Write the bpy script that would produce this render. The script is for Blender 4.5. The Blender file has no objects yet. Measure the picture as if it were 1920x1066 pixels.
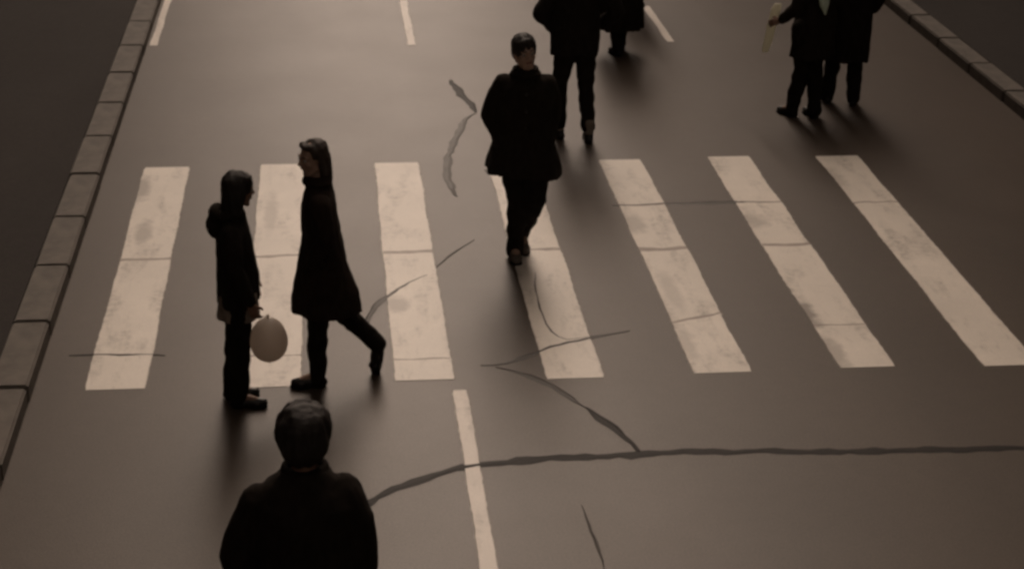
import bpy, math, random
import numpy as np
from mathutils import Vector, Matrix, noise
R = math.radians
random.seed(7)
S = bpy.context.scene
COL = S.collection

# ---------------------------------------------------------------- camera
CAM_H = 5.15
cam_d = bpy.data.cameras.new('camera'); cam = bpy.data.objects.new('camera', cam_d); COL.objects.link(cam)
S.camera = cam
yaw, pitch, roll = R(6.518), R(23.603), R(1.239)
fw = Vector((math.sin(yaw)*math.cos(pitch), math.cos(yaw)*math.cos(pitch), -math.sin(pitch)))
rt = Vector((math.cos(yaw), -math.sin(yaw), 0)); up = rt.cross(fw)
r2 = rt*math.cos(roll) + up*math.sin(roll); u2 = up*math.cos(roll) - rt*math.sin(roll)
M = Matrix((r2, u2, -fw)).transposed().to_4x4(); M.translation = Vector((0, 0, CAM_H))
cam.matrix_world = M
cam_d.sensor_width = 36; cam_d.lens = 3200/1920*36
cam_d.clip_start = 0.05; cam_d.clip_end = 2000

# ---------------------------------------------------------------- sky and sun (backlit overcast day)
SUN_EL, SUN_AZ = 43.0, 7.0      # azimuth measured from +Y towards +X
w = bpy.data.worlds.new('World'); S.world = w; w.use_nodes = True
nt = w.node_tree; nt.nodes.clear()
sky = nt.nodes.new('ShaderNodeTexSky'); sky.sky_type = 'NISHITA'; sky.sun_disc = False
sky.sun_elevation = R(SUN_EL); sky.sun_rotation = R(SUN_AZ)
sky.dust_density = 4; sky.air_density = 1.5
hs = nt.nodes.new('ShaderNodeHueSaturation'); hs.inputs['Saturation'].default_value = 0.12
tint = nt.nodes.new('ShaderNodeMix'); tint.data_type = 'RGBA'; tint.blend_type = 'MULTIPLY'
tint.inputs['Factor'].default_value = 1; tint.inputs['B'].default_value = (1.0, .795, .65, 1)
bg = nt.nodes.new('ShaderNodeBackground'); bg.inputs['Strength'].default_value = 0.10
wo = nt.nodes.new('ShaderNodeOutputWorld')
nt.links.new(sky.outputs[0], hs.inputs['Color']); nt.links.new(hs.outputs[0], tint.inputs['A'])
nt.links.new(tint.outputs['Result'], bg.inputs['Color']); nt.links.new(bg.outputs[0], wo.inputs[0])
sd = bpy.data.lights.new('sun', 'SUN'); sd.energy = 1.5; sd.angle = R(70); sd.color = (1, .815, .68)
sun = bpy.data.objects.new('sun', sd); COL.objects.link(sun)
sdir = Vector((math.sin(R(SUN_AZ))*math.cos(R(SUN_EL)), math.cos(R(SUN_AZ))*math.cos(R(SUN_EL)), math.sin(R(SUN_EL))))
sun.rotation_euler = sdir.to_track_quat('Z', 'Y').to_euler(); sun.location = sdir*40
S.view_settings.view_transform = 'Standard'; S.view_settings.look = 'None'
S.view_settings.exposure = 0.22; S.view_settings.gamma = 1; S.view_settings.use_curve_mapping = False
S.render.engine = 'CYCLES'
S.cycles.max_bounces = 5
S.cycles.pixel_filter_type = 'BLACKMAN_HARRIS'; S.cycles.filter_width = 3.0   # soft old footage
try: S.cycles.use_denoising = True
except Exception: pass

# ---------------------------------------------------------------- materials
def mat(name, col, rough=.8, spec=.5, var=.15, scale=8, stretch=(1, 1, 1), bump=0.0, bscale=200, sheen=0):
    m = bpy.data.materials.new(name); m.use_nodes = True; n = m.node_tree; b = n.nodes['Principled BSDF']
    tc = n.nodes.new('ShaderNodeTexCoord'); mp = n.nodes.new('ShaderNodeMapping'); mp.inputs['Scale'].default_value = stretch
    n.links.new(tc.outputs['Object'], mp.inputs[0])
    nz = n.nodes.new('ShaderNodeTexNoise'); nz.inputs['Scale'].default_value = scale; nz.inputs['Detail'].default_value = 6
    n.links.new(mp.outputs[0], nz.inputs['Vector'])
    rp = n.nodes.new('ShaderNodeValToRGB'); rp.color_ramp.elements[0].position = .3; rp.color_ramp.elements[1].position = .7
    rp.color_ramp.elements[0].color = (*[c*(1-var) for c in col], 1); rp.color_ramp.elements[1].color = (*[min(1, c*(1+var)) for c in col], 1)
    n.links.new(nz.outputs['Fac'], rp.inputs[0]); n.links.new(rp.outputs[0], b.inputs['Base Color'])
    b.inputs['Roughness'].default_value = rough; b.inputs['Specular IOR Level'].default_value = spec
    if sheen: b.inputs['Sheen Weight'].default_value = sheen
    if bump:
        n2 = n.nodes.new('ShaderNodeTexNoise'); n2.inputs['Scale'].default_value = bscale; n2.inputs['Detail'].default_value = 3
        n.links.new(mp.outputs[0], n2.inputs['Vector'])
        bp = n.nodes.new('ShaderNodeBump'); bp.inputs['Strength'].default_value = bump; bp.inputs['Distance'].default_value = .004
        n.links.new(n2.outputs['Fac'], bp.inputs['Height']); n.links.new(bp.outputs[0], b.inputs['Normal'])
    return m

def asphalt(name, col, rough=.5, spec=.5):
    """worn damp asphalt: broad mottling, wheel tracks along the lanes, aggregate grain"""
    m = bpy.data.materials.new(name); m.use_nodes = True; n = m.node_tree; b = n.nodes['Principled BSDF']; L = n.links.new
    tc = n.nodes.new('ShaderNodeTexCoord')
    def nz(scale, st=(1, 1, 1), det=5):
        mp = n.nodes.new('ShaderNodeMapping'); mp.inputs['Scale'].default_value = st; L(tc.outputs['Object'], mp.inputs[0])
        t = n.nodes.new('ShaderNodeTexNoise'); t.inputs['Scale'].default_value = scale; t.inputs['Detail'].default_value = det
        L(mp.outputs[0], t.inputs['Vector']); return t.outputs['Fac']
    def mr(s, a, c, lo, hi):
        k = n.nodes.new('ShaderNodeMapRange'); k.inputs[1].default_value = a; k.inputs[2].default_value = c
        k.inputs[3].default_value = lo; k.inputs[4].default_value = hi; L(s, k.inputs[0]); return k.outputs[0]
    def mul(a, c):
        k = n.nodes.new('ShaderNodeMath'); k.operation = 'MULTIPLY'; L(a, k.inputs[0]); L(c, k.inputs[1]); return k.outputs[0]
    f = mul(mr(nz(.35), .3, .7, .93, 1.07), mr(nz(1.6, (1, .35, 1)), .3, .7, .93, 1.07))
    f = mul(f, mr(nz(9), .25, .75, .93, 1.07)); f = mul(f, mr(nz(75, det=4), .3, .7, .72, 1.28))
    sx = n.nodes.new('ShaderNodeSeparateXYZ'); L(tc.outputs['Object'], sx.inputs[0])
    k = n.nodes.new('ShaderNodeMath'); k.operation = 'MULTIPLY_ADD'; k.inputs[1].default_value = 2*math.pi/1.49; k.inputs[2].default_value = .3; L(sx.outputs[0], k.inputs[0])
    k2 = n.nodes.new('ShaderNodeMath'); k2.operation = 'SINE'; L(k.outputs[0], k2.inputs[0])
    f = mul(f, mr(k2.outputs[0], -1, 1, .96, 1.04))
    mx = n.nodes.new('ShaderNodeMix'); mx.data_type = 'RGBA'; mx.blend_type = 'MULTIPLY'; mx.inputs['Factor'].default_value = 1
    cb = n.nodes.new('ShaderNodeCombineColor'); [L(f, cb.inputs[i]) for i in range(3)]
    mx.inputs['A'].default_value = (*col, 1); L(cb.outputs[0], mx.inputs['B']); L(mx.outputs['Result'], b.inputs['Base Color'])
    L(mr(nz(1.1), .3, .7, rough-.012, rough+.02), b.inputs['Roughness']); b.inputs['Specular IOR Level'].default_value = spec
    bp = n.nodes.new('ShaderNodeBump'); bp.inputs['Strength'].default_value = .35; bp.inputs['Distance'].default_value = .004
    L(nz(110, det=3), bp.inputs['Height']); L(bp.outputs[0], b.inputs['Normal'])
    return m

def paint_mat(name, col, under, rough=.44, spots=()):
    """road paint with worn scuffs that let the asphalt through"""
    m = bpy.data.materials.new(name); m.use_nodes = True; n = m.node_tree; b = n.nodes['Principled BSDF']; L = n.links.new
    tc = n.nodes.new('ShaderNodeTexCoord')
    def nz(scale, det=6, st=(1, 1, 1)):
        mp = n.nodes.new('ShaderNodeMapping'); mp.inputs['Scale'].default_value = st; L(tc.outputs['Object'], mp.inputs[0])
        t = n.nodes.new('ShaderNodeTexNoise'); t.inputs['Scale'].default_value = scale; t.inputs['Detail'].default_value = det
        t.inputs['Roughness'].default_value = .65
        L(mp.outputs[0], t.inputs['Vector']); return t.outputs['Fac']
    def mr(s, a, c, lo, hi):
        k = n.nodes.new('ShaderNodeMapRange'); k.inputs[1].default_value = a; k.inputs[2].default_value = c
        k.inputs[3].default_value = lo; k.inputs[4].default_value = hi; L(s, k.inputs[0]); return k.outputs[0]
    def op(o, a, c):
        k = n.nodes.new('ShaderNodeMath'); k.operation = o
        for i, v in enumerate((a, c)):
            if isinstance(v, (int, float)): k.inputs[i].default_value = v
            else: L(v, k.inputs[i])
        return k.outputs[0]
    wear = mr(nz(3.0, st=(1.8, .5, 1)), .50, .68, 0, .6)
    wear = op('MULTIPLY', wear, mr(nz(16), .4, .62, .15, 1))
    for (x, y, rx, ry, s) in spots:                      # old dirt patches with their own outline
        mp = n.nodes.new('ShaderNodeMapping'); mp.inputs['Location'].default_value = (-x/rx, -y/ry, 0); mp.inputs['Scale'].default_value = (1/rx, 1/ry, 0)
        L(tc.outputs['Object'], mp.inputs[0])
        ln = n.nodes.new('ShaderNodeVectorMath'); ln.operation = 'LENGTH'; L(mp.outputs[0], ln.inputs[0])
        d = op('ADD', ln.outputs['Value'], op('MULTIPLY', op('SUBTRACT', nz(9), .5), 1.6))
        wear = op('MAXIMUM', wear, mr(d, .5, 1.15, s, 0))
    mx = n.nodes.new('ShaderNodeMix'); mx.data_type = 'RGBA'; L(wear, mx.inputs['Factor'])
    mx.inputs['A'].default_value = (*col, 1); mx.inputs['B'].default_value = (*under, 1)
    m2 = n.nodes.new('ShaderNodeMix'); m2.data_type = 'RGBA'; m2.blend_type = 'MULTIPLY'; m2.inputs['Factor'].default_value = 1
    cb = n.nodes.new('ShaderNodeCombineColor'); f = op('MULTIPLY', mr(nz(1.2), .3, .7, .9, 1.08), mr(nz(120, 2), .3, .7, .92, 1.08))
    [L(f, cb.inputs[i]) for i in range(3)]
    L(mx.outputs['Result'], m2.inputs['A']); L(cb.outputs[0], m2.inputs['B']); L(m2.outputs['Result'], b.inputs['Base Color'])
    b.inputs['Roughness'].default_value = rough
    bp = n.nodes.new('ShaderNodeBump'); bp.inputs['Strength'].default_value = .25; bp.inputs['Distance'].default_value = .003
    L(nz(160, 2), bp.inputs['Height']); L(bp.outputs[0], b.inputs['Normal'])
    return m

ROAD_COL = (.062, .046, .034)
M_road = asphalt('worn_asphalt', ROAD_COL, .41, .38)
M_path = asphalt('dark_pavement_asphalt', (.030, .025, .022), .85, .2)
M_ground = mat('bare_ground', (.05, .043, .036), .95, .2, .3, .5)
M_paint = paint_mat('worn_white_paint', (.74, .68, .60), (.16, .135, .115),
                    spots=[(3.42, 11.05, .10, .28, .8), (-1.62, 13.9, .10, .35, .55), (-1.50, 12.9, .08, .30, .5), (-.50, 13.3, .07, .5, .35),
                           (3.40, 12.9, .25, .2, .45), (2.45, 12.9, .14, .25, .4), (3.45, 10.4, .09, .3, .5), (.45, 11.4, .12, .16, .5),
                           (2.52, 11.5, .08, .4, .3), (4.45, 13.9, .1, .3, .35), (2.45, 10.6, .08, .3, .35)])
M_line = paint_mat('lane_line_paint', (.68, .62, .55), (.14, .12, .10))
M_kerb = mat('kerb_stone', (.10, .085, .07), .7, .4, .25, 9, bump=.4, bscale=60)
M_seam = mat('crack_sealing_tar', (.014, .011, .009), .55, .16, .25, 6, bump=.3, bscale=90)
M_joint = mat('worn_joint_filler', (.34, .285, .245), .46, .35, .2, 9, bump=.3, bscale=90)
M_seam_worn = mat('worn_crack_filler', (.030, .024, .019), .46, .27, .25, 6, bump=.3, bscale=90)
M_skin = mat('skin', (.22, .13, .09), .55, .4, .1, 20)
M_skin_l = mat('paler_skin', (.36, .24, .18), .55, .4, .1, 20)
M_hair = mat('dark_brown_hair', (.014, .010, .008), .55, .4, .4, 60, (6, 6, .6), bump=.6, bscale=80)
M_hair2 = mat('brown_hair', (.035, .024, .017), .55, .4, .4, 60, (6, 6, .6), bump=.6, bscale=80)
def cloth(name, c): return mat(name, c, .95, .12, .25, 25, (1, 1, .5), bump=.5, bscale=350)
M_black = cloth('black_wool', (.017, .013, .010))
M_black2 = cloth('black_trouser_cloth', (.014, .011, .009))
M_brown = cloth('very_dark_brown_wool', (.022, .015, .011))
M_grey = cloth('dark_grey_knit', (.24, .20, .165))
M_shoe = mat('black_leather', (.010, .008, .007), .4, .4, .2, 20)
M_shoe_tan = mat('grey_brown_suede', (.12, .10, .085), .85, .2, .2, 20)
M_sole = mat('rubber_sole', (.008, .007, .006), .8, .2, .2, 20)
M_sock = mat('pale_sock', (.20, .17, .14), .9, .1, .1, 40)
M_eye = mat('eye_white', (.4, .37, .33), .2, .5, .05, 5)
M_iris = mat('iris', (.01, .008, .006), .15, .5, .05, 5)
M_lip = mat('lips', (.20, .08, .06), .5, .4, .1, 30)
M_scarf = mat('pale_green_wool', (.80, .98, .82), .9, .2, .1, 40, bump=.4, bscale=300)
M_paper = mat('pale_paper', (.80, .78, .66), .8, .3, .08, 12)
M_string = mat('string', (.25, .21, .18), .8, .2, .1, 50)
M_ball = mat('pale_grey_rubber', (.72, .65, .58), .35, .5, .06, 3)
M_balltip = mat('thick_grey_rubber', (.05, .04, .035), .4, .5, .1, 9)
def translucent(m, fac):
    n = m.node_tree; b = n.nodes['Principled BSDF']; o = n.nodes['Material Output']; t = n.nodes.new('ShaderNodeBsdfTranslucent'); x = n.nodes.new('ShaderNodeMixShader')
    n.links.new(b.inputs['Base Color'].links[0].from_socket, t.inputs['Color']); x.inputs[0].default_value = fac
    n.links.new(b.outputs[0], x.inputs[1]); n.links.new(t.outputs[0], x.inputs[2]); n.links.new(x.outputs[0], o.inputs['Surface'])
translucent(M_paper, .5); translucent(M_scarf, .3); translucent(M_ball, .6)
_b = M_ball.node_tree.nodes['Principled BSDF']; _b.inputs['Subsurface Weight'].default_value = .15; _b.inputs['Subsurface Radius'].default_value = (.05, .04, .03)

# ---------------------------------------------------------------- helpers
def link(name, me, m, parent=None):
    o = bpy.data.objects.new(name, me); COL.objects.link(o)
    if m: me.materials.append(m)
    if parent: o.parent = parent
    return o
def tag(o, label=None, cat=None, group=None, kind=None):
    for k, v in (('label', label), ('category', cat), ('group', group), ('kind', kind)):
        if v: o[k] = v
    return o
def empty(name, loc, rz=0):
    e = bpy.data.objects.new(name, None); COL.objects.link(e); e.location = loc; e.rotation_euler = (0, 0, rz); e.empty_display_size = .2
    return e
def pydata(name, v, f, m, parent=None, smooth=False):
    me = bpy.data.meshes.new(name); me.from_pydata(v, [], f); me.update()
    if smooth: me.polygons.foreach_set('use_smooth', [True]*len(me.polygons))
    return link(name, me, m, parent)

class Blob:
    """closed overlapping solids that get fused into one continuous skin"""
    def __init__(s): s.v = []; s.f = []
    def ell(s, c, r, Rm=None, nu=20, nv=12):
        c = Vector(c); r = (r, r, r) if isinstance(r, (int, float)) else r; b = len(s.v)
        rings = []
        for j in range(1, nv):
            t = math.pi*j/nv; row = []
            for i in range(nu):
                a = 2*math.pi*i/nu
                p = Vector((r[0]*math.sin(t)*math.cos(a), r[1]*math.sin(t)*math.sin(a), r[2]*math.cos(t)))
                if Rm: p = Rm @ p
                row.append(len(s.v)); s.v.append(c+p)
            rings.append(row)
        tp = Vector((0, 0, r[2])); bt = -tp
        if Rm: tp = Rm @ tp; bt = Rm @ bt
        ti = len(s.v); s.v.append(c+tp); bi = len(s.v); s.v.append(c+bt)
        for i in range(nu):
            k = (i+1) % nu
            s.f.append((ti, rings[0][i], rings[0][k])); s.f.append((bi, rings[-1][k], rings[-1][i]))
            for j in range(len(rings)-1): s.f.append((rings[j][i], rings[j+1][i], rings[j+1][k], rings[j][k]))
        return s
    def cap(s, p, q, r0, r1=None, n=16):
        p, q = Vector(p), Vector(q); r1 = r0 if r1 is None else r1
        d = (q-p)
        if d.length < 1e-6: return s.ell(p, r0)
        z = d.normalized(); x = z.orthogonal().normalized(); y = z.cross(x)
        prof = [(-math.cos(math.pi/2*k/4)*r0, math.sin(math.pi/2*k/4)*r0) for k in range(1, 5)]
        prof = [(a, c) for a, c in prof] + [(d.length+math.sin(math.pi/2*k/4)*r1, math.cos(math.pi/2*k/4)*r1) for k in range(0, 4)]
        rings = []
        for a, c in prof:
            row = []
            for i in range(n):
                t = 2*math.pi*i/n; row.append(len(s.v)); s.v.append(p + z*a + x*(c*math.cos(t)) + y*(c*math.sin(t)))
            rings.append(row)
        ti = len(s.v); s.v.append(p - z*r0); bi = len(s.v); s.v.append(q + z*r1)
        for i in range(n):
            k = (i+1) % n
            s.f.append((ti, rings[0][k], rings[0][i])); s.f.append((bi, rings[-1][i], rings[-1][k]))
            for j in range(len(rings)-1): s.f.append((rings[j][i], rings[j][k], rings[j+1][k], rings[j+1][i]))
        return s
    def chain(s, pts, rs):
        for a, b, ra, rb in zip(pts, pts[1:], rs, rs[1:]): s.cap(a, b, ra, rb)
        return s
    def loft(s, rings, n=40, folds=0, k=7, ph=0):
        """rings: (centre, rx, ry[, fold weight]) in the local xy plane"""
        rows = []
        for rg in rings:
            c = Vector(rg[0]); wgt = rg[3] if len(rg) > 3 else 0; row = []
            tx = rg[4] if len(rg) > 4 else 0
            for i in range(n):
                a = 2*math.pi*i/n
                q = 1 + folds*wgt*(math.cos(k*a+ph) + .6*math.cos((k*2-3)*a+ph*2.3))
                ca, sa = math.cos(a), math.sin(a); e = .85
                row.append(len(s.v))
                s.v.append(c + Vector((rg[1]*q*math.copysign(abs(ca)**e, ca), rg[2]*q*math.copysign(abs(sa)**e, sa), tx*ca)))
            rows.append(row)
        t = len(s.v); s.v.append(sum((s.v[i] for i in rows[0]), Vector())/n); b = len(s.v); s.v.append(sum((s.v[i] for i in rows[-1]), Vector())/n)
        up_ = rings[0][0][2] < rings[-1][0][2]
        for i in range(n):
            q = (i+1) % n
            s.f.append((t, rows[0][q], rows[0][i])); s.f.append((b, rows[-1][i], rows[-1][q]))
            for j in range(len(rows)-1): s.f.append((rows[j][i], rows[j][q], rows[j+1][q], rows[j+1][i]))
        return s
    def build(s, name, m, parent, vox=.01, smooth=3, amp=0, ns=(5, 5, 2), seed=0, amp2=0, flat=None):
        me = bpy.data.meshes.new(name+'_src'); me.from_pydata([tuple(v) for v in s.v], [], s.f); me.update()
        o = bpy.data.objects.new(name, me); COL.objects.link(o)
        rm = o.modifiers.new('r', 'REMESH'); rm.mode = 'VOXEL'; rm.voxel_size = vox; rm.use_smooth_shade = True
        if smooth: sm = o.modifiers.new('s', 'SMOOTH'); sm.factor = .5; sm.iterations = smooth
        dg = bpy.context.evaluated_depsgraph_get(); dg.update()
        nm = bpy.data.meshes.new_from_object(o.evaluated_get(dg)); nm.name = name
        bpy.data.objects.remove(o); bpy.data.meshes.remove(me)
        if amp or amp2:
            off = Vector((seed*3.1, seed*1.7, seed*.9)); nv = len(nm.vertices)
            co = np.zeros(nv*3); nm.vertices.foreach_get('co', co); co = co.reshape(-1, 3)
            no = np.zeros(nv*3); nm.vertex_normals.foreach_get('vector', no); no = no.reshape(-1, 3); dd = np.zeros((nv, 1))
            for i in range(nv):
                c = Vector(co[i]); d = 0
                if amp: d += amp*noise.noise(Vector((c.x*ns[0], c.y*ns[1], c.z*ns[2]))+off)*1.6
                if amp2: d += amp2*noise.noise(Vector((c.x*ns[0]*4, c.y*ns[1]*4, c.z*ns[2]*4))+off)
                dd[i] = d
            nm.vertices.foreach_set('co', (co+no*dd).ravel())
        if flat is not None:
            for v in nm.vertices:
                if v.co.z < flat: v.co.z = flat
        nm.polygons.foreach_set('use_smooth', [True]*len(nm.polygons)); nm.update()
        return link(name, nm, m, parent)

def ribbon(name, pts, wd, m, parent, z, th=.004, jit=.25, step=.06):
    """a poured strip on the road: ragged edges, real thickness, domed section"""
    P = [Vector((x, y, 0)) for x, y in pts]; Q = []
    def cr(a, b, c, d, t):
        return .5*((2*b)+(c-a)*t+(2*a-5*b+4*c-d)*t*t+(3*b-a-3*c+d)*t**3)
    for i in range(len(P)-1):
        a = P[max(i-1, 0)]; b = P[i]; c = P[i+1]; d = P[min(i+2, len(P)-1)]; k = max(1, int((c-b).length/step))
        for j in range(k): Q.append(cr(a, b, c, d, j/k))
    Q.append(P[-1]); v = []; f = []; rr = random.Random(hash(name+str(len(pts))+str(int(pts[0][0]*100))) % 9999 if False else int(abs(pts[0][0]*991+pts[0][1]*77)))
    N = len(Q)
    for i, p in enumerate(Q):
        t = (Q[min(i+1, N-1)]-Q[max(i-1, 0)]).normalized(); nr = Vector((-t.y, t.x, 0))
        e = min(1, .25+min(i, N-1-i)*.15) if m is not M_joint else 1
        hw = wd/2*e*(1+jit*(rr.random()-.5)*2 + .5*noise.noise(Vector((p.x*5, p.y*5, 1))))
        sh = nr*(wd*.2*(rr.random()-.5) + .02*noise.noise(Vector((p.x*4, p.y*4, 7))) + .008*noise.noise(Vector((p.x*17, p.y*17, 2))))
        for s_, zz in ((1.2, .0003-z), (.3, 0), (-.3, 0), (-1.2, .0003-z)): v.append((p.x+nr.x*hw*s_+sh.x, p.y+nr.y*hw*s_+sh.y, z+zz))
        if i:
            b = 4*i; a = b-4
            for k in range(3): f.append((a+k+1, a+k, b+k, b+k+1))
    f.append((0, 1, 2, 3)); f.append((4*N-1, 4*N-2, 4*N-3, 4*N-4))
    return pydata(name, v, f, m, parent)

def marking(name, x0, x1, y0, y1, m, parent, z, jx=.006, th=.003, skew=0, seed=0):
    """a painted rectangle with slightly chipped edges and its own film thickness"""
    rr = random.Random(seed); n = max(2, int((y1-y0)/.05)); v = []; f = []
    for i in range(n+1):
        t = i/n; y = y0+(y1-y0)*t; s = skew*t
        a = x0+s+jx*(rr.random()-.5)+.012*noise.noise(Vector((x0, y*1.7, 3))); b = x1+s+jx*(rr.random()-.5)+.012*noise.noise(Vector((x1, y*1.7, 5)))
        if i in (0, n): a += .006; b -= .006
        for x, zz in ((a, -.001), (a+.004, z), (b-.004, z), (b, -.001)): v.append((x, y, zz))
        if i:
            q = 4*i; p = q-4
            for k in range(3): f.append((p+k, p+k+1, q+k+1, q+k))
    return pydata(name, v, f, m, parent)

# ---------------------------------------------------------------- the setting
def sheet(name, x0, x1, y0, y1, z, m):
    return tag(pydata(name, [(x0, y0, z), (x1, y0, z), (x1, y1, z), (x0, y1, z)], [(0, 1, 2, 3)], m), kind='structure')
sheet('ground', -600, 600, -600, 600, -.02, M_ground)
KL, KR = -1.96, 6.80           # kerb faces
road = sheet('road', KL-.02, KR+.02, -60, 160, 0, M_road)
def pavement(x0, x1, name):
    v = [(x0, -60, -.01), (x1, -60, -.01), (x1, 160, -.01), (x0, 160, -.01), (x0, -60, .115), (x1, -60, .115), (x1, 160, .115), (x0, 160, .115)]
    return tag(pydata(name, v, [(3, 2, 1, 0), (4, 5, 6, 7), (0, 1, 5, 4), (2, 3, 7, 6), (1, 2, 6, 5), (3, 0, 4, 7)], M_path), kind='structure')
pavL = pavement(-12, KL-.252, 'pavement'); pavR = pavement(KR+.252, 18, 'pavement')
def kerb_mesh(side):
    import bmesh
    bm = bmesh.new(); bmesh.ops.create_cube(bm, size=1)
    for v in bm.verts: v.co = Vector((v.co.x*.244, v.co.y*.975, v.co.z*.14))
    bmesh.ops.bevel(bm, geom=bm.edges[:], offset=.012, segments=2, affect='EDGES')
    me = bpy.data.meshes.new('kerb_stone'); bm.to_mesh(me); bm.free(); me.materials.append(M_kerb); return me
km = kerb_mesh(0)
rk = random.Random(3)
for side, par in ((KL-.125, pavL), (KR+.125, pavR)):
    for i in range(26):
        o = bpy.data.objects.new('kerb_stone', km); COL.objects.link(o); o.parent = par
        o.location = (side+rk.uniform(-.003, .003), 1.5+i, .052+rk.uniform(-.003, .003)); o.rotation_euler = (0, 0, R(rk.uniform(-.25, .25)))

# added, unseen house rows: they shut off the sky to darken both road edges
M_brick = mat('dark_sooty_brick', (.060, .042, .032), .9, .3, .25, 3, bump=.4, bscale=30)
M_wglass = mat('dark_window_glass', (.012, .012, .013), .12, .5, .2, 2)
M_stone = mat('grey_stone_trim', (.16, .14, .12), .8, .3, .2, 4)
def added_building(xf, back, y0, y1, floors, bay, sgn):
    fh = 3.5; top = floors*fh+1.2; v = []; f = []; mi = []
    def quad(a, b, c, d, m_=0): i = len(v); v.extend((a, b, c, d)); f.append((i, i+1, i+2, i+3)); mi.append(m_)
    nb = int((y1-y0)/bay); bw = (y1-y0)/nb; rec = .22*sgn
    for fl in range(floors):
        z0 = fl*fh; wz0, wz1 = z0+(.9 if fl else .5), z0+2.95
        for b in range(nb):
            a = y0+b*bw; p, q = a+bw*.27, a+bw*.73
            quad((xf, a, z0), (xf, a+bw, z0), (xf, a+bw, wz0), (xf, a, wz0)); quad((xf, a, wz1), (xf, a+bw, wz1), (xf, a+bw, z0+fh), (xf, a, z0+fh))
            quad((xf, a, wz0), (xf, p, wz0), (xf, p, wz1), (xf, a, wz1)); quad((xf, q, wz0), (xf, a+bw, wz0), (xf, a+bw, wz1), (xf, q, wz1))
            quad((xf, p, wz0), (xf+rec, p, wz0), (xf+rec, p, wz1), (xf, p, wz1)); quad((xf, q, wz0), (xf+rec, q, wz0), (xf+rec, q, wz1), (xf, q, wz1))
            quad((xf, p, wz0), (xf, q, wz0), (xf+rec, q, wz0), (xf+rec, p, wz0), 2); quad((xf, p, wz1), (xf, q, wz1), (xf+rec, q, wz1), (xf+rec, p, wz1))
            quad((xf+rec, p, wz0), (xf+rec, q, wz0), (xf+rec, q, wz1), (xf+rec, p, wz1), 1)
            c = (p+q)/2; t_ = xf+rec*.85
            quad((t_, c-.04, wz0), (t_, c+.04, wz0), (t_, c+.04, wz1), (t_, c-.04, wz1), 2)
    zt = floors*fh; s_ = -.3*sgn
    quad((xf+s_, y0, zt), (xf+s_, y1, zt), (xf+s_, y1, top), (xf+s_, y0, top), 2); quad((xf, y0, zt), (xf, y1, zt), (xf+s_, y1, zt), (xf+s_, y0, zt), 2)
    quad((xf+s_, y0, top), (xf+s_, y1, top), (back, y1, top), (back, y0, top)); quad((back, y0, 0), (back, y1, 0), (back, y1, top), (back, y0, top))
    for y in (y0+.002, y1-.002): quad((xf, y, 0), (back, y, 0), (back, y, top), (xf, y, top))
    me = bpy.data.meshes.new('added_building'); me.from_pydata(v, [], f); me.update(); me.materials.append(M_brick); me.materials.append(M_wglass); me.materials.append(M_stone)
    me.polygons.foreach_set('material_index', mi); o = link('added_building', me, None); return tag(o, kind='structure')
for y0, y1, fl, bay in ((-40, -14, 7, 3.1), (-14, 8, 10, 2.9), (8, 34, 11, 3.2), (34, 62, 10, 3.0), (62, 95, 12, 3.3), (95, 140, 11, 3.1)): added_building(-5.4, -22, y0, y1, fl, bay, -1)
for y0, y1, fl, bay in ((-40, -10, 8, 3.2), (-10, 16, 6, 3.0), (16, 38, 6, 2.9), (38, 70, 7, 3.3), (70, 100, 8, 3.1), (100, 140, 9, 3.0)): added_building(11.2, 27, y0, y1, fl, bay, 1)

# zebra stripes (left to right), lane dashes, edge line
X0, PER, WD, Y0, Y1 = 1.4017, 1.01155, .3959, 10.138, 14.476
lab = {-3: 'leftmost crosswalk stripe, beside the kerb', -2: 'second stripe, behind the child in the short jacket', -1: 'third stripe, right of the walking woman',
       0: 'fourth stripe, under the man in the flared coat', 1: 'fifth stripe', 2: 'sixth stripe with a dark dirt patch', 3: 'rightmost crosswalk stripe'}
for i in range(-3, 4):
    o = marking('crosswalk_stripe', X0+PER*i, X0+PER*i+WD, Y0+rk.uniform(-.03, .03), Y1+rk.uniform(-.03, .03), M_paint, road, .003, seed=i+9)
    o['label'] = lab[i]
marking('lane_dash', .76, .86, 7.0, 10.0, M_line, road, .003, seed=21)['label'] = 'near lane dash below the crosswalk'
marking('lane_dash', .875, .965, 18.32, 20.3, M_line, road, .003, seed=22)['label'] = 'far lane dash at the top left'
marking('lane_dash', 3.79, 3.88, 18.36, 19.95, M_line, road, .003, seed=23)['label'] = 'far lane dash right of the people'
marking('edge_line', -1.93, -1.85, 18.4, 40, M_line, road, .003, seed=24)

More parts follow.
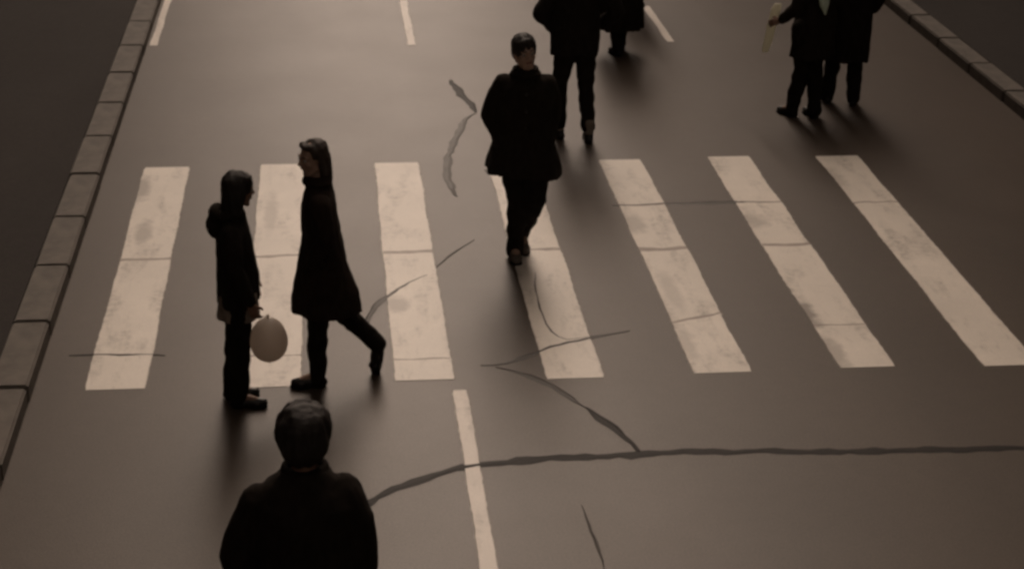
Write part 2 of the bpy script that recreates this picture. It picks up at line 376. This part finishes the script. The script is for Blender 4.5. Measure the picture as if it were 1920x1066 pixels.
# sealed cracks and worn joints
Zs = .0042
T = [  # points, width, material, thickness
 ([(-.15, 8.3), (.01, 8.49), (.17, 8.62), (.33, 8.76), (.63, 8.93), (.76, 8.98), (.92, 9.01), (1.22, 9.05), (1.52, 9.05), (1.85, 9.06), (2.19, 9.07), (2.52, 9.06), (2.98, 9.02), (3.49, 9.0), (4.4, 8.98), (5.2, 9.03)], .06, 0),
 ([(1.26, 17.0), (1.32, 16.53), (1.44, 15.90)], .065, 0),
 ([(1.43, 15.86), (1.3, 15.67), (1.21, 15.27), (1.09, 14.75), (1.03, 14.32), (1.02, 13.97), (1.06, 13.6)], .06, 1),
 ([(2.09, 10.84), (1.76, 10.73), (1.44, 10.58), (1.16, 10.38), (.98, 10.36)], .045, 1),
 ([(1.08, 10.32), (1.25, 10.22), (1.44, 10.01), (1.61, 9.69)], .045, 1),
 ([(1.60, 9.70), (1.74, 9.43), (1.82, 9.2), (1.845, 9.10)], .07, 0),
 ([(.16, 10.95), (.24, 11.18), (.33, 11.41), (.45, 11.61), (.6, 11.83), (.71, 11.93)], .045, 1),
 ([(.78, 12.05), (.94, 12.34), (1.13, 12.61)], .022, 1),
 ([(2.36, 13.3), (2.88, 13.33), (3.29, 13.33), (3.75, 13.33)], .055, 1),
 ([(-1.8, 10.69), (-1.4, 10.68), (-1.15, 10.66)], .05, 0),
 ([(-1.629, 12.350), (-1.435, 12.350), (-1.241, 12.350)], 0.090, 2),
 ([(-0.617, 12.370), (-0.423, 12.370), (-0.229, 12.370)], 0.090, 2),
 ([(0.394, 12.390), (0.588, 12.390), (0.782, 12.390)], 0.100, 2),
 ([(1.406, 12.380), (1.600, 12.380), (1.794, 12.380)], 0.080, 2),
 ([(2.417, 12.340), (2.611, 12.340), (2.805, 12.340)], 0.100, 2),
 ([(3.429, 12.370), (3.623, 12.370), (3.817, 12.370)], 0.090, 2),
 ([(4.440, 13.270), (4.634, 13.270), (4.828, 13.270)], 0.055, 2),
 ([(3.429, 13.330), (3.623, 13.330), (3.817, 13.330)], 0.050, 2),
 ([(2.417, 13.310), (2.611, 13.310), (2.805, 13.310)], 0.050, 2),
 ([(2.417, 10.955), (2.611, 11.030), (2.805, 11.105)], 0.055, 2),
 ([(3.429, 10.840), (3.623, 10.840), (3.817, 10.840)], 0.030, 2),
 ([(-0.617, 10.600), (-0.423, 10.600), (-0.229, 10.600)], 0.040, 2),
 ([(0.394, 10.480), (0.588, 10.480), (0.782, 10.480)], 0.040, 2),
 ([(1.4, 8.5), (1.42, 8.27), (1.43, 7.8)], .016, 1),
 ([(1.53, 11.93), (1.5, 11.53), (1.5, 11.15), (1.53, 10.86), (1.62, 10.72), (1.81, 10.77)], .02, 1),
]
for pts, wd, k in T:
    ribbon('tar_seam', pts, wd, (M_seam, M_seam_worn, M_joint)[k], road, Zs, .004 if not k else .0025)

# ---------------------------------------------------------------- people
def V(*a): return Vector(a)
def mirror(p): return Vector((-p[0], p[1], p[2]))

def person(loc, facing, H, label, P):
    """local frame: +y is the way the person faces, +x their right. P: pose and clothes (metres at 1.75 m)"""
    k = H/1.75
    root = tag(empty('person', loc, facing), label, 'person', 'people crossing the road')
    s = lambda p: Vector(p)*k
    pel = V(*P.get('pelvis', (0, 0, .93))); ch = V(*P.get('chest', (0, .0, 1.30))); nk = V(*P.get('neck', (0, -.005, 1.49)))
    hd = V(*P.get('head', (0, .02, 1.64)))
    hp, hy, hr = [R(a) for a in P.get('headrot', (0, 0, 0))]
    HR = Matrix.Rotation(hy, 3, 'Z') @ Matrix.Rotation(-hp, 3, 'X') @ Matrix.Rotation(hr, 3, 'Y')
    mid = pel.lerp(ch, .45)
    shw = P.get('shoulder', .185)
    legs = P['legs']; arms = P['arms']      # each: dict(hip, knee, ankle, toe) / (shoulder, elbow, wrist, handdir)
    skin = P.get('skin', M_skin)
    # ---- body
    B = Blob()
    B.loft([(s(pel+V(0, 0, -.10)), .13*k, .10*k), (s(pel), .165*k, .115*k), (s(mid), .135*k, .10*k), (s(ch), .150*k, .10*k), (s(ch+V(0, 0, .09)), .135*k, .075*k), (s(nk+V(0, 0, -.05)), .06*k, .055*k)])
    B.chain([s(nk+V(0, -.01, -.06)), s(nk), s(hd+HR@V(0, -.02, -.06))], [.065*k, .054*k, .052*k])
    for sg, a in arms.items():
        sh = V(sg*shw, ch.y-.005, ch.z+.09) ; sh = V(*a['shoulder']) if 'shoulder' in a else sh
        el, wr = V(*a['elbow']), V(*a['wrist'])
        sh = sh+V(-sg*.035, 0, -.03)
        B.chain([s(sh), s(sh.lerp(el, .5)), s(el), s(el.lerp(wr, .35)), s(wr)], [.040*k, .042*k, .038*k, .036*k, .027*k])
        if a.get('hand', True):
            hdv = V(*a.get('hdir', (0, .15, -1))).normalized(); pn = V(*a.get('palm', (-sg, 0, 0))); pn = (pn-hdv*pn.dot(hdv)).normalized(); ac = hdv.cross(pn)
            ac = ac*(1 if a.get('flip', sg > 0) else -1)       # towards the thumb
            Mx = Matrix((ac, pn, hdv)).transposed(); curl = a.get('curl', .6)
            B.cap(s(wr), s(wr+hdv*.03), .026*k, .026*k)
            B.ell(s(wr+hdv*.055), (.040*k, .015*k, .050*k), Mx)
            for fi, (off, ln) in enumerate(((.028, .074), (.010, .082), (-.009, .077), (-.027, .060))):
                p = wr+hdv*.092+ac*off; d1 = (hdv+pn*curl*.6+ac*off*2).normalized(); q = p+d1*ln*.45
                d2 = (hdv+pn*curl*2.0).normalized(); q2 = q+d2*ln*.32; d3 = (hdv*.6+pn*curl*2.6).normalized(); q3 = q2+d3*ln*.23
                B.chain([s(p-d1*.015), s(q), s(q2), s(q3)], [.0098*k, .009*k, .0084*k, .0075*k])
            p = wr+hdv*.03+ac*.028; q = p+(ac*.8+hdv+pn*.5).normalized()*.038; q2 = q+(hdv+pn*.7+ac*.15).normalized()*.030
            B.chain([s(p-ac*.01), s(q), s(q2)], [.0125*k, .0105*k, .0088*k])
    for sg, l in legs.items():
        hp_, kn, an, toe = V(sg*.09, pel.y, pel.z-.03), V(*l['knee']), V(*l['ankle']), V(*l['toe'])
        if 'hip' in l: hp_ = V(*l['hip'])
        B.chain([s(hp_), s(hp_.lerp(kn, .5)), s(kn), s(kn.lerp(an, .35)), s(an)], [.09*k, .072*k, .052*k, .052*k, .036*k])
        B.chain([s(an), s(an.lerp(toe, .6)), s(toe)], [.034*k, .03*k, .022*k])
    h = lambda *p: s(hd) + HR @ (V(*p)*k)
    B.ell(h(0, -.012, .022), (.074*k, .092*k, .092*k), HR)
    B.ell(h(0, .022, -.035), (.060*k, .066*k, .078*k), HR)
    B.cap(h(-.022, .052, -.098), h(.022, .052, -.098), .022*k)
    B.ell(h(0, .066, -.102), (.020*k, .018*k, .018*k), HR)
    for q in (-1, 1):
        B.cap(h(q*.058, -.01, -.055), h(q*.025, .05, -.098), .020*k, .018*k)
        B.ell(h(q*.077, -.008, -.012), (.009*k, .020*k, .032*k), HR @ Matrix.Rotation(R(-12*q), 3, 'Z'))
        B.cap(h(q*.012, .083, .018), h(q*.044, .072, .018), .010*k, .009*k)        # brow
        B.ell(h(q*.042, .062, -.028), (.020*k, .018*k, .018*k), HR)                  # cheek
        B.ell(h(q*.010, .098, -.033), (.009*k, .010*k, .008*k), HR)                  # nostril
    B.cap(h(0, .084, .012), h(0, .106, -.026), .008*k, .011*k)
    B.cap(h(-.018, .080, -.060), h(.018, .080, -.060), .009*k)
    body = B.build('body', skin, root, .0068, 3)
    # ---- face pieces
    for q in (-1, 1):
        e = Blob().ell(h(q*.031, .0755, .000), .0125*k, HR, 16, 10); E_ = pydata('eye', [tuple(a) for a in e.v], e.f, M_eye, root, True)
        e = Blob().ell(h(q*.031, .0855, .000), (.006*k, .0035*k, .006*k), HR, 12, 8); pydata('iris', [tuple(a) for a in e.v], e.f, M_iris, E_, True)
        e = Blob().cap(h(q*.014, .092, .026), h(q*.046, .079, .027), .004*k, .003*k, 8); pydata('eyebrow', [tuple(a) for a in e.v], e.f, P.get('hairmat', M_hair), root, True)
    e = Blob().cap(h(-.020, .0855, -.0635), h(.020, .0855, -.0635), .0042*k, None, 8).cap(h(-.022, .0848, -.057), h(.022, .0848, -.057), .0034*k, None, 8)
    e.build('mouth', M_lip, root, .003, 1)
    # ---- hair
    hm = P.get('hairmat', M_hair); G = Blob(); hs_ = P.get('hair', 'short'); vol = P.get('hairvol', 1.0)
    G.ell(h(0, -.024, .036), (.088*k*vol, .098*k*vol, .092*k*vol), HR)
    G.ell(h(0, -.055, -.005), (.080*k*vol, .068*k*vol, .085*k*vol), HR)
    for q in (-1, 1): G.ell(h(q*.060, -.015, .035), (.030*k*vol, .05*k, .05*k), HR)
    G.ell(h(0, .045, .085), (.060*k, .036*k, .025*k*vol), HR)                        # fringe
    if hs_ in ('bob', 'long'):
        dz = -.19 if hs_ == 'bob' else -.17
        for q in (-1, 1): G.chain([h(q*.066, -.015, .03), h(q*.076, -.025, -.06), h(q*.066, -.035, dz)], [.032*k*vol, .032*k*vol, .024*k])
        G.chain([h(0, -.06, .02), h(0, -.065, -.08), h(0, -.065, dz-.03)], [.062*k*vol, .058*k*vol, .04*k])
        for q in (-1, 1): G.chain([h(q*.04, -.06, -.02), h(q*.045, -.06, dz-.01)], [.048*k*vol, .036*k])
        if hs_ == 'bob': G.ell(h(0, .06, .05), (.065*k, .03*k, .03*k), HR)
    hh = G.build('hair', hm, root, .007, 2, amp=.006*k, ns=(30, 30, 8), seed=P.get('seed', 1), amp2=.002)
    # ---- trousers
    if P.get('trousers', True):
        tr = P.get('tr', 1.0); Tt = Blob()
        Tt.loft([(s(pel+V(0, 0, -.13)), .14*k, .11*k), (s(pel+V(0, 0, -.02)), .18*k, .13*k), (s(pel+V(0, 0, .12)), .15*k, .115*k)])
        for sg, l in legs.items():
            hp_ = V(*l['hip']) if 'hip' in l else V(sg*.09, pel.y, pel.z-.03); kn, an = V(*l['knee']), V(*l['ankle'])
            an2 = an + (an-kn).normalized()*P.get('trlen', .02)
            Tt.chain([s(hp_), s(hp_.lerp(kn, .5)), s(kn), s(kn.lerp(an, .5)), s(an2)], [.105*k, .092*k*tr, .073*k*tr, .066*k*tr, .060*k*tr])
        Tt.build('trousers', P.get('trmat', M_black2), root, .010, 2, amp=.010, ns=(9, 9, 11), seed=P.get('seed', 1)+4, amp2=.003)
    # ---- shoes
    for sg, l in legs.items():
        an, toe = V(*l['ankle']), V(*l['toe']); d = (toe-V(an.x, an.y, an.z-.07)).normalized()
        heel = V(an.x, an.y, an.z-.055) - d*.03; hz = heel.z-.03
        Sh = Blob(); Sh.chain([s(heel+V(0, 0, .005)), s(heel.lerp(toe, .5)+V(0, 0, .012)), s(toe)], [.040*k, .042*k, .032*k])
        Sh.cap(s(an+V(0, 0, -.005)), s(heel+d*.03), .044*k, .04*k); Sh.ell(s(heel.lerp(toe, .78)), (.048*k, .05*k, .030*k))
        flat = .012 if min(an.z, .2) < .12 and toe.z < .06 and an.z < .12 else None
        so = Sh.build('shoe', P.get('shoemat', M_shoe), root, .008, 2, flat=flat)
        Sl = Blob(); side = d.cross(V(0, 0, 1)); side = side.normalized() if side.length > .1 else V(1, 0, 0); nrm = side.cross(d).normalized()
        Mx = Matrix((side, d, nrm)).transposed()
        Sl.ell(s(heel.lerp(toe, .75)-nrm*.030), (.050*k, .085*k, .012*k), Mx); Sl.ell(s(heel+d*.02-nrm*.033), (.040*k, .055*k, .016*k), Mx); Sl.cap(s(heel+d*.03-nrm*.032), s(heel.lerp(toe, .6)-nrm*.03), .022*k, .022*k)
        sl = Sl.build('sole', M_sole, so, .008, 1, flat=.001 if flat else None)
        if P.get('sock'):
            e = Blob().cap(s(an+V(0, 0, .0)), s(an+V(0, 0, .09)), .044*k, .046*k); e.build('sock', M_sock, root, .01, 1)
    # ---- coat / jacket
    c = P['coat']; hem = c['hem']; hx, hyr = c['hr']; off = c.get('off', (0, 0)); g = c.get('g', .03); dp = c.get('depth', 1)
    C_ = Blob(); rings = []
    wx, wy = c.get('waist', (.17, .135))
    zt = nk.z-.025
    hemc = V(pel.x+off[0], pel.y+off[1], hem)
    tl = c.get('tilt', 0)
    rings += [(s(V(hemc.x, hemc.y, hem+.22)), (hx-.075)*k, (hyr-.075)*k, 0), (s(V(hemc.x, hemc.y, hem+.01)), (hx-.034)*k, (hyr-.034)*k, 1, tl), (s(hemc), hx*k, hyr*k, 1, tl)]
    hip = V(pel.x, pel.y, max(pel.z, hem+.1)); nst = 4
    for i in range(1, nst):
        t = i/nst; t2 = t**1.2; rings.append((s(hemc.lerp(hip, t)), (hx+(c.get('hipr', (.20, .16))[0]-hx)*t2)*k, (hyr+(c.get('hipr', (.20, .16))[1]-hyr)*t2)*k, 1-t))
    rings += [(s(hip), c.get('hipr', (.20, .16))[0]*k, c.get('hipr', (.20, .16))[1]*k, .1), (s(V(mid.x, mid.y, max(mid.z, hip.z+.08))), wx*k, wy*k), (s(ch), (.172+g)*k, (.118+g)*k*dp),
              (s(ch+V(0, 0, .07)), (shw+g*.6)*k, (.108+g*.7)*k*dp), (s(ch+V(0, 0, .12)), (shw-.025)*k, (.09+g*.6)*k*dp), (s(ch+V(0, 0, .16)), (shw-.075)*k, (.078+g*.4)*k), (s(V(nk.x, nk.y-.005, zt+.03)), (.078+g*.3)*k, (.070+g*.2)*k)]
    C_.loft(rings, 64, c.get('folds', .05), c.get('k', 6), P.get('seed', 1))
    sl = c.get('sleeve', 1.0)
    for sg, a in arms.items():
        sh = V(*a['shoulder']) if 'shoulder' in a else V(sg*shw, ch.y-.005, ch.z+.09); el, wr = V(*a['elbow']), V(*a['wrist'])
        C_.chain([s(sh+V(-sg*.022, 0, -.012)), s(sh.lerp(el, .5)), s(el), s(el.lerp(wr, .5)), s(wr.lerp(el, .04))], [(.068+g*.4)*k*sl, (.066+g*.3)*k*sl, (.06+g*.3)*k*sl, .058*k*sl, .052*k*sl])
    coat = C_.build(c.get('name', 'coat'), c.get('mat', M_black), root, .010, 2, amp=.013, ns=(8, 8, 4), seed=P.get('seed', 1), amp2=.0045)
    # collar, front edge and buttons
    if c.get('collar', True):
        K = Blob(); n = 18
        for i in range(n):
            a0, a1 = [R(-60)+R(300)*t/n for t in (i, i+1)]
            pc = lambda a, z, r_: s(V(nk.x, nk.y+.002, 0)+V(math.cos(a)*r_, math.sin(a)*r_*.92, z))
            K.cap(pc(a0, nk.z+.012, .083), pc(a1, nk.z+.012, .083), .016*k, n=10); K.cap(pc(a0, nk.z-.025, .098), pc(a1, nk.z-.025, .098), .018*k, n=10)
        K.build('collar', c.get('mat', M_black), coat, .009, 2, amp=.004, ns=(12, 12, 12))
    if c.get('buttons', True):
        for i in range(4):
            z = ch.z+.05-i*.13
            if z < hem+.1: break
            # on the front of the coat
            y = mid.y + (ch.y-mid.y)*max(0, min(1, (z-mid.z)/(ch.z-mid.z))) + (.118+g if z > mid.z+.1 else max(wy, .13))
            e = Blob().ell((0, 0, 0), (.011, .006, .011), None, 10, 6); o = pydata('button', [tuple(v) for v in e.v], e.f, M_shoe, coat, True); o.location = s(V(.012, y+.004, z))
    if P.get('under'):    # garment showing below the jacket
        u = P['under']; U = Blob(); z1 = u['hem']
        U.loft([(s(V(pel.x, pel.y, z1+.10)), (u['r'][0]-.04)*k, (u['r'][1]-.04)*k), (s(V(pel.x, pel.y, z1+.01)), (u['r'][0]-.015)*k, (u['r'][1]-.015)*k), (s(V(pel.x, pel.y, z1)), u['r'][0]*k, u['r'][1]*k), (s(V(pel.x, pel.y, z1+.2)), (u['r'][0]-.01)*k, (u['r'][1]-.01)*k)], 48, .04, 5, 1)
        U.build('jumper', u['mat'], root, .009, 1, amp=.008, ns=(12, 12, 5))
    if P.get('hood'):
        Hd = Blob(); Hd.ell(s(V(0, nk.y-.11, nk.z-.03)), (.10*k, .055*k, .075*k)); Hd.ell(s(V(0, nk.y-.12, nk.z-.12)), (.10*k, .07*k, .09*k))
        for q in (-1, 1): Hd.cap(s(V(q*.08, nk.y-.06, nk.z-.02)), s(V(q*.07, nk.y+.05, nk.z-.02)), .04*k, .028*k)
        Hd.build('hood', c.get('mat', M_black), coat, .010, 2, amp=.012, ns=(9, 9, 9), seed=5)
    return root

def stand(dx=.10, fy=0, fz=.085):
    return dict(knee=(dx, .02+fy*.5, .50), ankle=(dx, fy-.02, fz), toe=(dx*1.15, fy+.13, .035))

# the child-sized figure at the left, seen in profile facing right
person((-.60, 9.93, 0), R(-90), 1.575, 'slim short figure in profile, dark jacket over a paler hem, beside the balloon', dict(
    pelvis=(0, 0, .93), chest=(0, -.01, 1.28), neck=(0, -.005, 1.48), head=(0, .045, 1.625), headrot=(6, 24, 0), hair='bob', hairvol=1.12, seed=2, hood=True, hairmat=M_hair, skin=M_skin, trlen=.0, tr=1.08,
    legs={1: dict(knee=(.075, .0, .50), ankle=(.075, -.02, .085), toe=(.085, .15, .035)), -1: dict(knee=(-.075, -.03, .50), ankle=(-.075, -.08, .085), toe=(-.085, .09, .035))},
    arms={1: dict(elbow=(.25, .01, 1.13), wrist=(.225, .10, .88), hdir=(0, .25, -1), palm=(-1, .2, 0), curl=.8), -1: dict(elbow=(-.25, -.02, 1.13), wrist=(-.225, .08, .88), hdir=(0, .25, -1), palm=(1, .2, 0), curl=.8)},
    coat=dict(name='jacket', hem=.80, hr=(.19, .155), hipr=(.19, .15), waist=(.18, .135), g=.02, depth=.92, sleeve=.92, mat=M_black, folds=.03, collar=False, buttons=False),
    under=dict(hem=.69, r=(.18, .148), mat=M_grey)))

# the woman in the long coat, striding to the left
person((-.085, 10.20, 0), R(90), 1.69, 'woman with long dark hair striding left in a long dark coat, one heel lifted behind', dict(
    pelvis=(0, -.02, .92), chest=(0, -.01, 1.28), neck=(0, -.005, 1.485), head=(0, .025, 1.625), headrot=(5, 28, 0), hair='long', hairvol=.93, seed=3, hairmat=M_hair2, skin=M_skin_l,
    legs={-1: dict(knee=(-.08, .02, .50), ankle=(-.08, .035, .085), toe=(-.09, .19, .035)), 1: dict(knee=(.08, -.12, .50), ankle=(.085, -.375, .235), toe=(.09, -.36, .025))},
    arms={1: dict(elbow=(.215, -.05, 1.12), wrist=(.18, .05, .96), hand=False), -1: dict(elbow=(-.215, -.05, 1.12), wrist=(-.18, .05, .96), hand=False)},
    coat=dict(hem=.54, hr=(.22, .228), hipr=(.19, .165), waist=(.17, .125), off=(0, -.025), g=.012, depth=.95, sleeve=.94, buttons=False, mat=M_brown, folds=.06, k=5)))

# the man in the middle, walking towards the camera
person((1.46, 12.22, 0), R(182), 1.80, 'man alone at the centre walking towards us in a flared dark coat, hands in pockets', dict(
    pelvis=(0, 0, .93), chest=(0, .01, 1.29), neck=(0, .025, 1.485), head=(.015, .06, 1.63), headrot=(0, 10, 6), hair='short', hairvol=1.06, seed=4, skin=M_skin_l, shoemat=M_shoe_tan, trlen=.035, shoulder=.175, tr=1.08,
    legs={1: dict(knee=(.045, .06, .50), ankle=(.045, -.02, .085), toe=(.05, .13, .035)), -1: dict(knee=(-.085, .12, .52), ankle=(-.035, -.20, .13), toe=(-.04, -.04, .04))},
    arms={1: dict(elbow=(.245, -.07, 1.13), wrist=(.20, .08, .96), hand=False), -1: dict(elbow=(-.23, -.07, 1.13), wrist=(-.17, .08, .96), hand=False)},
    coat=dict(hem=.69, hr=(.30, .20), hipr=(.235, .165), waist=(.205, .145), g=.035, mat=M_black, folds=.05, k=4, tilt=.03)))

# the big man behind him, walking away
person((2.27, 15.05, 0), R(8), 1.84, 'big man in black with elbows out, walking away behind the coated man at the centre', dict(
    pelvis=(-.02, 0, .93), chest=(-.02, .02, 1.30), neck=(0, .03, 1.49), seed=6, skin=M_skin, shoulder=.21, sock=True, trlen=-.05,
    legs={-1: dict(knee=(-.115, .10, .50), ankle=(-.115, .06, .085), toe=(-.13, .21, .035)), 1: dict(knee=(.10, .03, .50), ankle=(.11, -.10, .085), toe=(.14, .05, .035))},
    arms={1: dict(elbow=(.33, -.05, 1.16), wrist=(.21, .10, 1.00), hand=False), -1: dict(elbow=(-.345, -.05, 1.18), wrist=(-.20, .10, 1.00), hand=False)},
    coat=dict(name='jacket', hem=.80, hr=(.215, .165), hipr=(.22, .17), waist=(.215, .155), g=.045, mat=M_black2, folds=.03)))

# two figures further up, cut by the top edge
person((3.17, 17.98, 0), R(15), 1.74, 'figure in an ankle-length dark coat at the top edge, just right of the big man', dict(
    seed=7, skin=M_skin, legs={1: dict(knee=(.09, .08, .50), ankle=(.09, .12, .085), toe=(.10, .27, .035)), -1: dict(knee=(-.09, .0, .50), ankle=(-.07, -.14, .10), toe=(-.08, .01, .035))},
    arms={1: dict(elbow=(.25, -.03, 1.13), wrist=(.24, .08, .90)), -1: dict(elbow=(-.25, -.03, 1.13), wrist=(-.24, .08, .90))},
    coat=dict(hem=.27, hr=(.27, .23), hipr=(.22, .17), waist=(.19, .145), g=.035, mat=M_black, folds=.06)))
person((3.60, 19.85, 0), R(-20), 1.76, 'dark figure at the top edge by the far lane dash, only one foot in view', dict(
    seed=8, skin=M_skin, legs={1: dict(knee=(.10, .08, .50), ankle=(.12, .0, .085), toe=(.14, .15, .035)), -1: dict(knee=(-.10, .08, .50), ankle=(-.10, .16, .085), toe=(-.11, .31, .035))},
    arms={1: dict(elbow=(.25, -.03, 1.13), wrist=(.24, .08, .90)), -1: dict(elbow=(-.25, -.03, 1.13), wrist=(-.24, .08, .90))},
    coat=dict(name='jacket', hem=.75, hr=(.23, .18), waist=(.19, .145), g=.03, mat=M_black2)))

# two people at the top right
pA = person((4.62, 15.62, 0), R(25), 1.74, 'left figure of the top right pair, knee-length black coat and pale green scarf', dict(
    pelvis=(.07, .02, .93), chest=(.09, .03, 1.29), neck=(.09, .03, 1.485), head=(.09, .05, 1.63), seed=9, skin=M_skin, tr=1.12,
    legs={1: dict(knee=(.13, .04, .50), ankle=(.09, -.06, .085), toe=(.11, .09, .035)), -1: dict(knee=(-.01, .06, .50), ankle=(-.08, .07, .085), toe=(-.11, .22, .035))},
    arms={1: dict(shoulder=(.275, .025, 1.40), elbow=(.30, .0, 1.13), wrist=(.25, .13, .95), hand=False), -1: dict(shoulder=(-.095, .025, 1.40), elbow=(-.20, -.02, 1.12), wrist=(-.27, .12, .985), hdir=(-.5, .5, -.3), palm=(1, 0, 0), curl=1.0)},
    coat=dict(hem=.60, hr=(.215, .19), hipr=(.205, .165), waist=(.18, .14), g=.03, mat=M_black, folds=.05)))
Sc = Blob(); q = -.012
Sc.chain([(.0, -.09, 1.49), (-.02, -.15, 1.42), (-.03, -.175, 1.34), (-.03, -.18, 1.26), (-.02, -.185, 1.17), (.00, -.19, 1.07)], [.030, .040, .052, .054, .042, .012])
Sc.chain([(.01, .02, 1.49), (.01, -.05, 1.50), (.02, -.09, 1.50), (.12, -.08, 1.50), (.17, .0, 1.49)], [.028]*5)
Sc.build('scarf', M_scarf, pA, .008, 2, amp=.006, ns=(20, 20, 8))
person((5.12, 16.02, 0), R(-12), 1.78, 'right figure of the top right pair, wider, in a black coat to the knees', dict(
    seed=10, skin=M_skin, shoulder=.195, tr=1.12,
    legs={1: dict(knee=(.10, .05, .50), ankle=(.115, .0, .085), toe=(.13, .15, .035)), -1: dict(knee=(-.10, .06, .50), ankle=(-.135, .05, .085), toe=(-.16, .20, .035))},
    arms={1: dict(elbow=(.27, -.04, 1.14), wrist=(.23, .08, .94), hand=False), -1: dict(elbow=(-.27, -.04, 1.14), wrist=(-.23, .08, .94), hand=False)},
    coat=dict(hem=.46, hr=(.225, .185), hipr=(.225, .17), waist=(.20, .15), g=.035, mat=M_black2, folds=.05)))

# the man in the foreground, seen from behind
person((-.14, 6.28, 0), R(-4), 1.84, 'nearest man seen from behind with thick dark hair, head and broad shoulders only', dict(
    pelvis=(0, 0, .93), chest=(0, .0, 1.29), neck=(.0, .02, 1.48), head=(.0, .06, 1.605), headrot=(20, 0, -2), hair='short', hairvol=1.30, seed=11, skin=M_skin, shoulder=.205,
    legs={1: dict(knee=(.10, .03, .50), ankle=(.10, -.02, .085), toe=(.12, .13, .035)), -1: dict(knee=(-.10, .06, .50), ankle=(-.10, .06, .085), toe=(-.12, .21, .035))},
    arms={1: dict(shoulder=(.175, .0, 1.39), elbow=(.215, -.01, 1.14), wrist=(.24, .10, .90)), -1: dict(shoulder=(-.215, .0, 1.35), elbow=(-.275, -.01, 1.10), wrist=(-.285, .10, .87))},
    coat=dict(hem=.62, hr=(.24, .20), hipr=(.225, .18), waist=(.205, .165), g=.035, mat=M_black, folds=.04)))

# ---------------------------------------------------------------- small things
def balloon(loc, r, rz, hand):
    e = tag(empty('balloon', loc), 'pale grey balloon hanging by the short figure\'s hand, above the second stripe', 'balloon')
    v = []; f = []; N, K = 32, 20
    for j in range(K+1):
        t = math.pi*j/K; zz = -math.cos(t); rr_ = math.sin(t)*(1+.08*zz*-1)
        if zz > .9: rr_ *= 1
        for i in range(N): a = 2*math.pi*i/N; v.append((r*rr_*math.cos(a), r*rr_*math.sin(a), rz*zz))
    for j in range(K):
        for i in range(N): q = (i+1) % N; f.append((j*N+i, j*N+q, (j+1)*N+q, (j+1)*N+i))
    pydata('skin', v, f, M_ball, e, True)
    t = Blob().ell((0, 0, -rz*.985), (.024, .024, .012), None, 16, 8); t.build('tip', M_balltip, e, .004, 1)
    kn = Blob().chain([(0, 0, rz-.002), (0, 0, rz+.016)], [.010, .006]).ell((0, 0, rz+.02), (.012, .012, .006)); kn.build('knot', M_ball, e, .003, 1)
    hv = Vector(hand)-Vector(loc); st = Blob(); pts = [Vector((0, 0, rz+.02)).lerp(hv, i/6)+Vector((.006*math.sin(i*1.1), 0, -.01*math.sin(math.pi*i/6))) for i in range(7)]
    st.chain(pts, [.0022]*7); pydata('string', [tuple(a) for a in st.v], st.f, M_string, e, True)
balloon((-.415, 9.86, .475), .120, .150, (-.46, 9.76, .69))

pr = tag(empty('paper_roll', (4.27, 15.75, 0)), 'pale rolled paper held upright left of the black coat at top right', 'paper')
pb = Blob(); pb.loft([((-.045, 0, .63), .028, .022), ((-.03, 0, .70), .040, .028), ((0, 0, .88), .048, .032), ((.03, 0, 1.05), .045, .030), ((.045, 0, 1.10), .030, .022)], 24)
pb.build('outer_sheet', M_paper, pr, .006, 2, amp=.006, ns=(15, 15, 4))
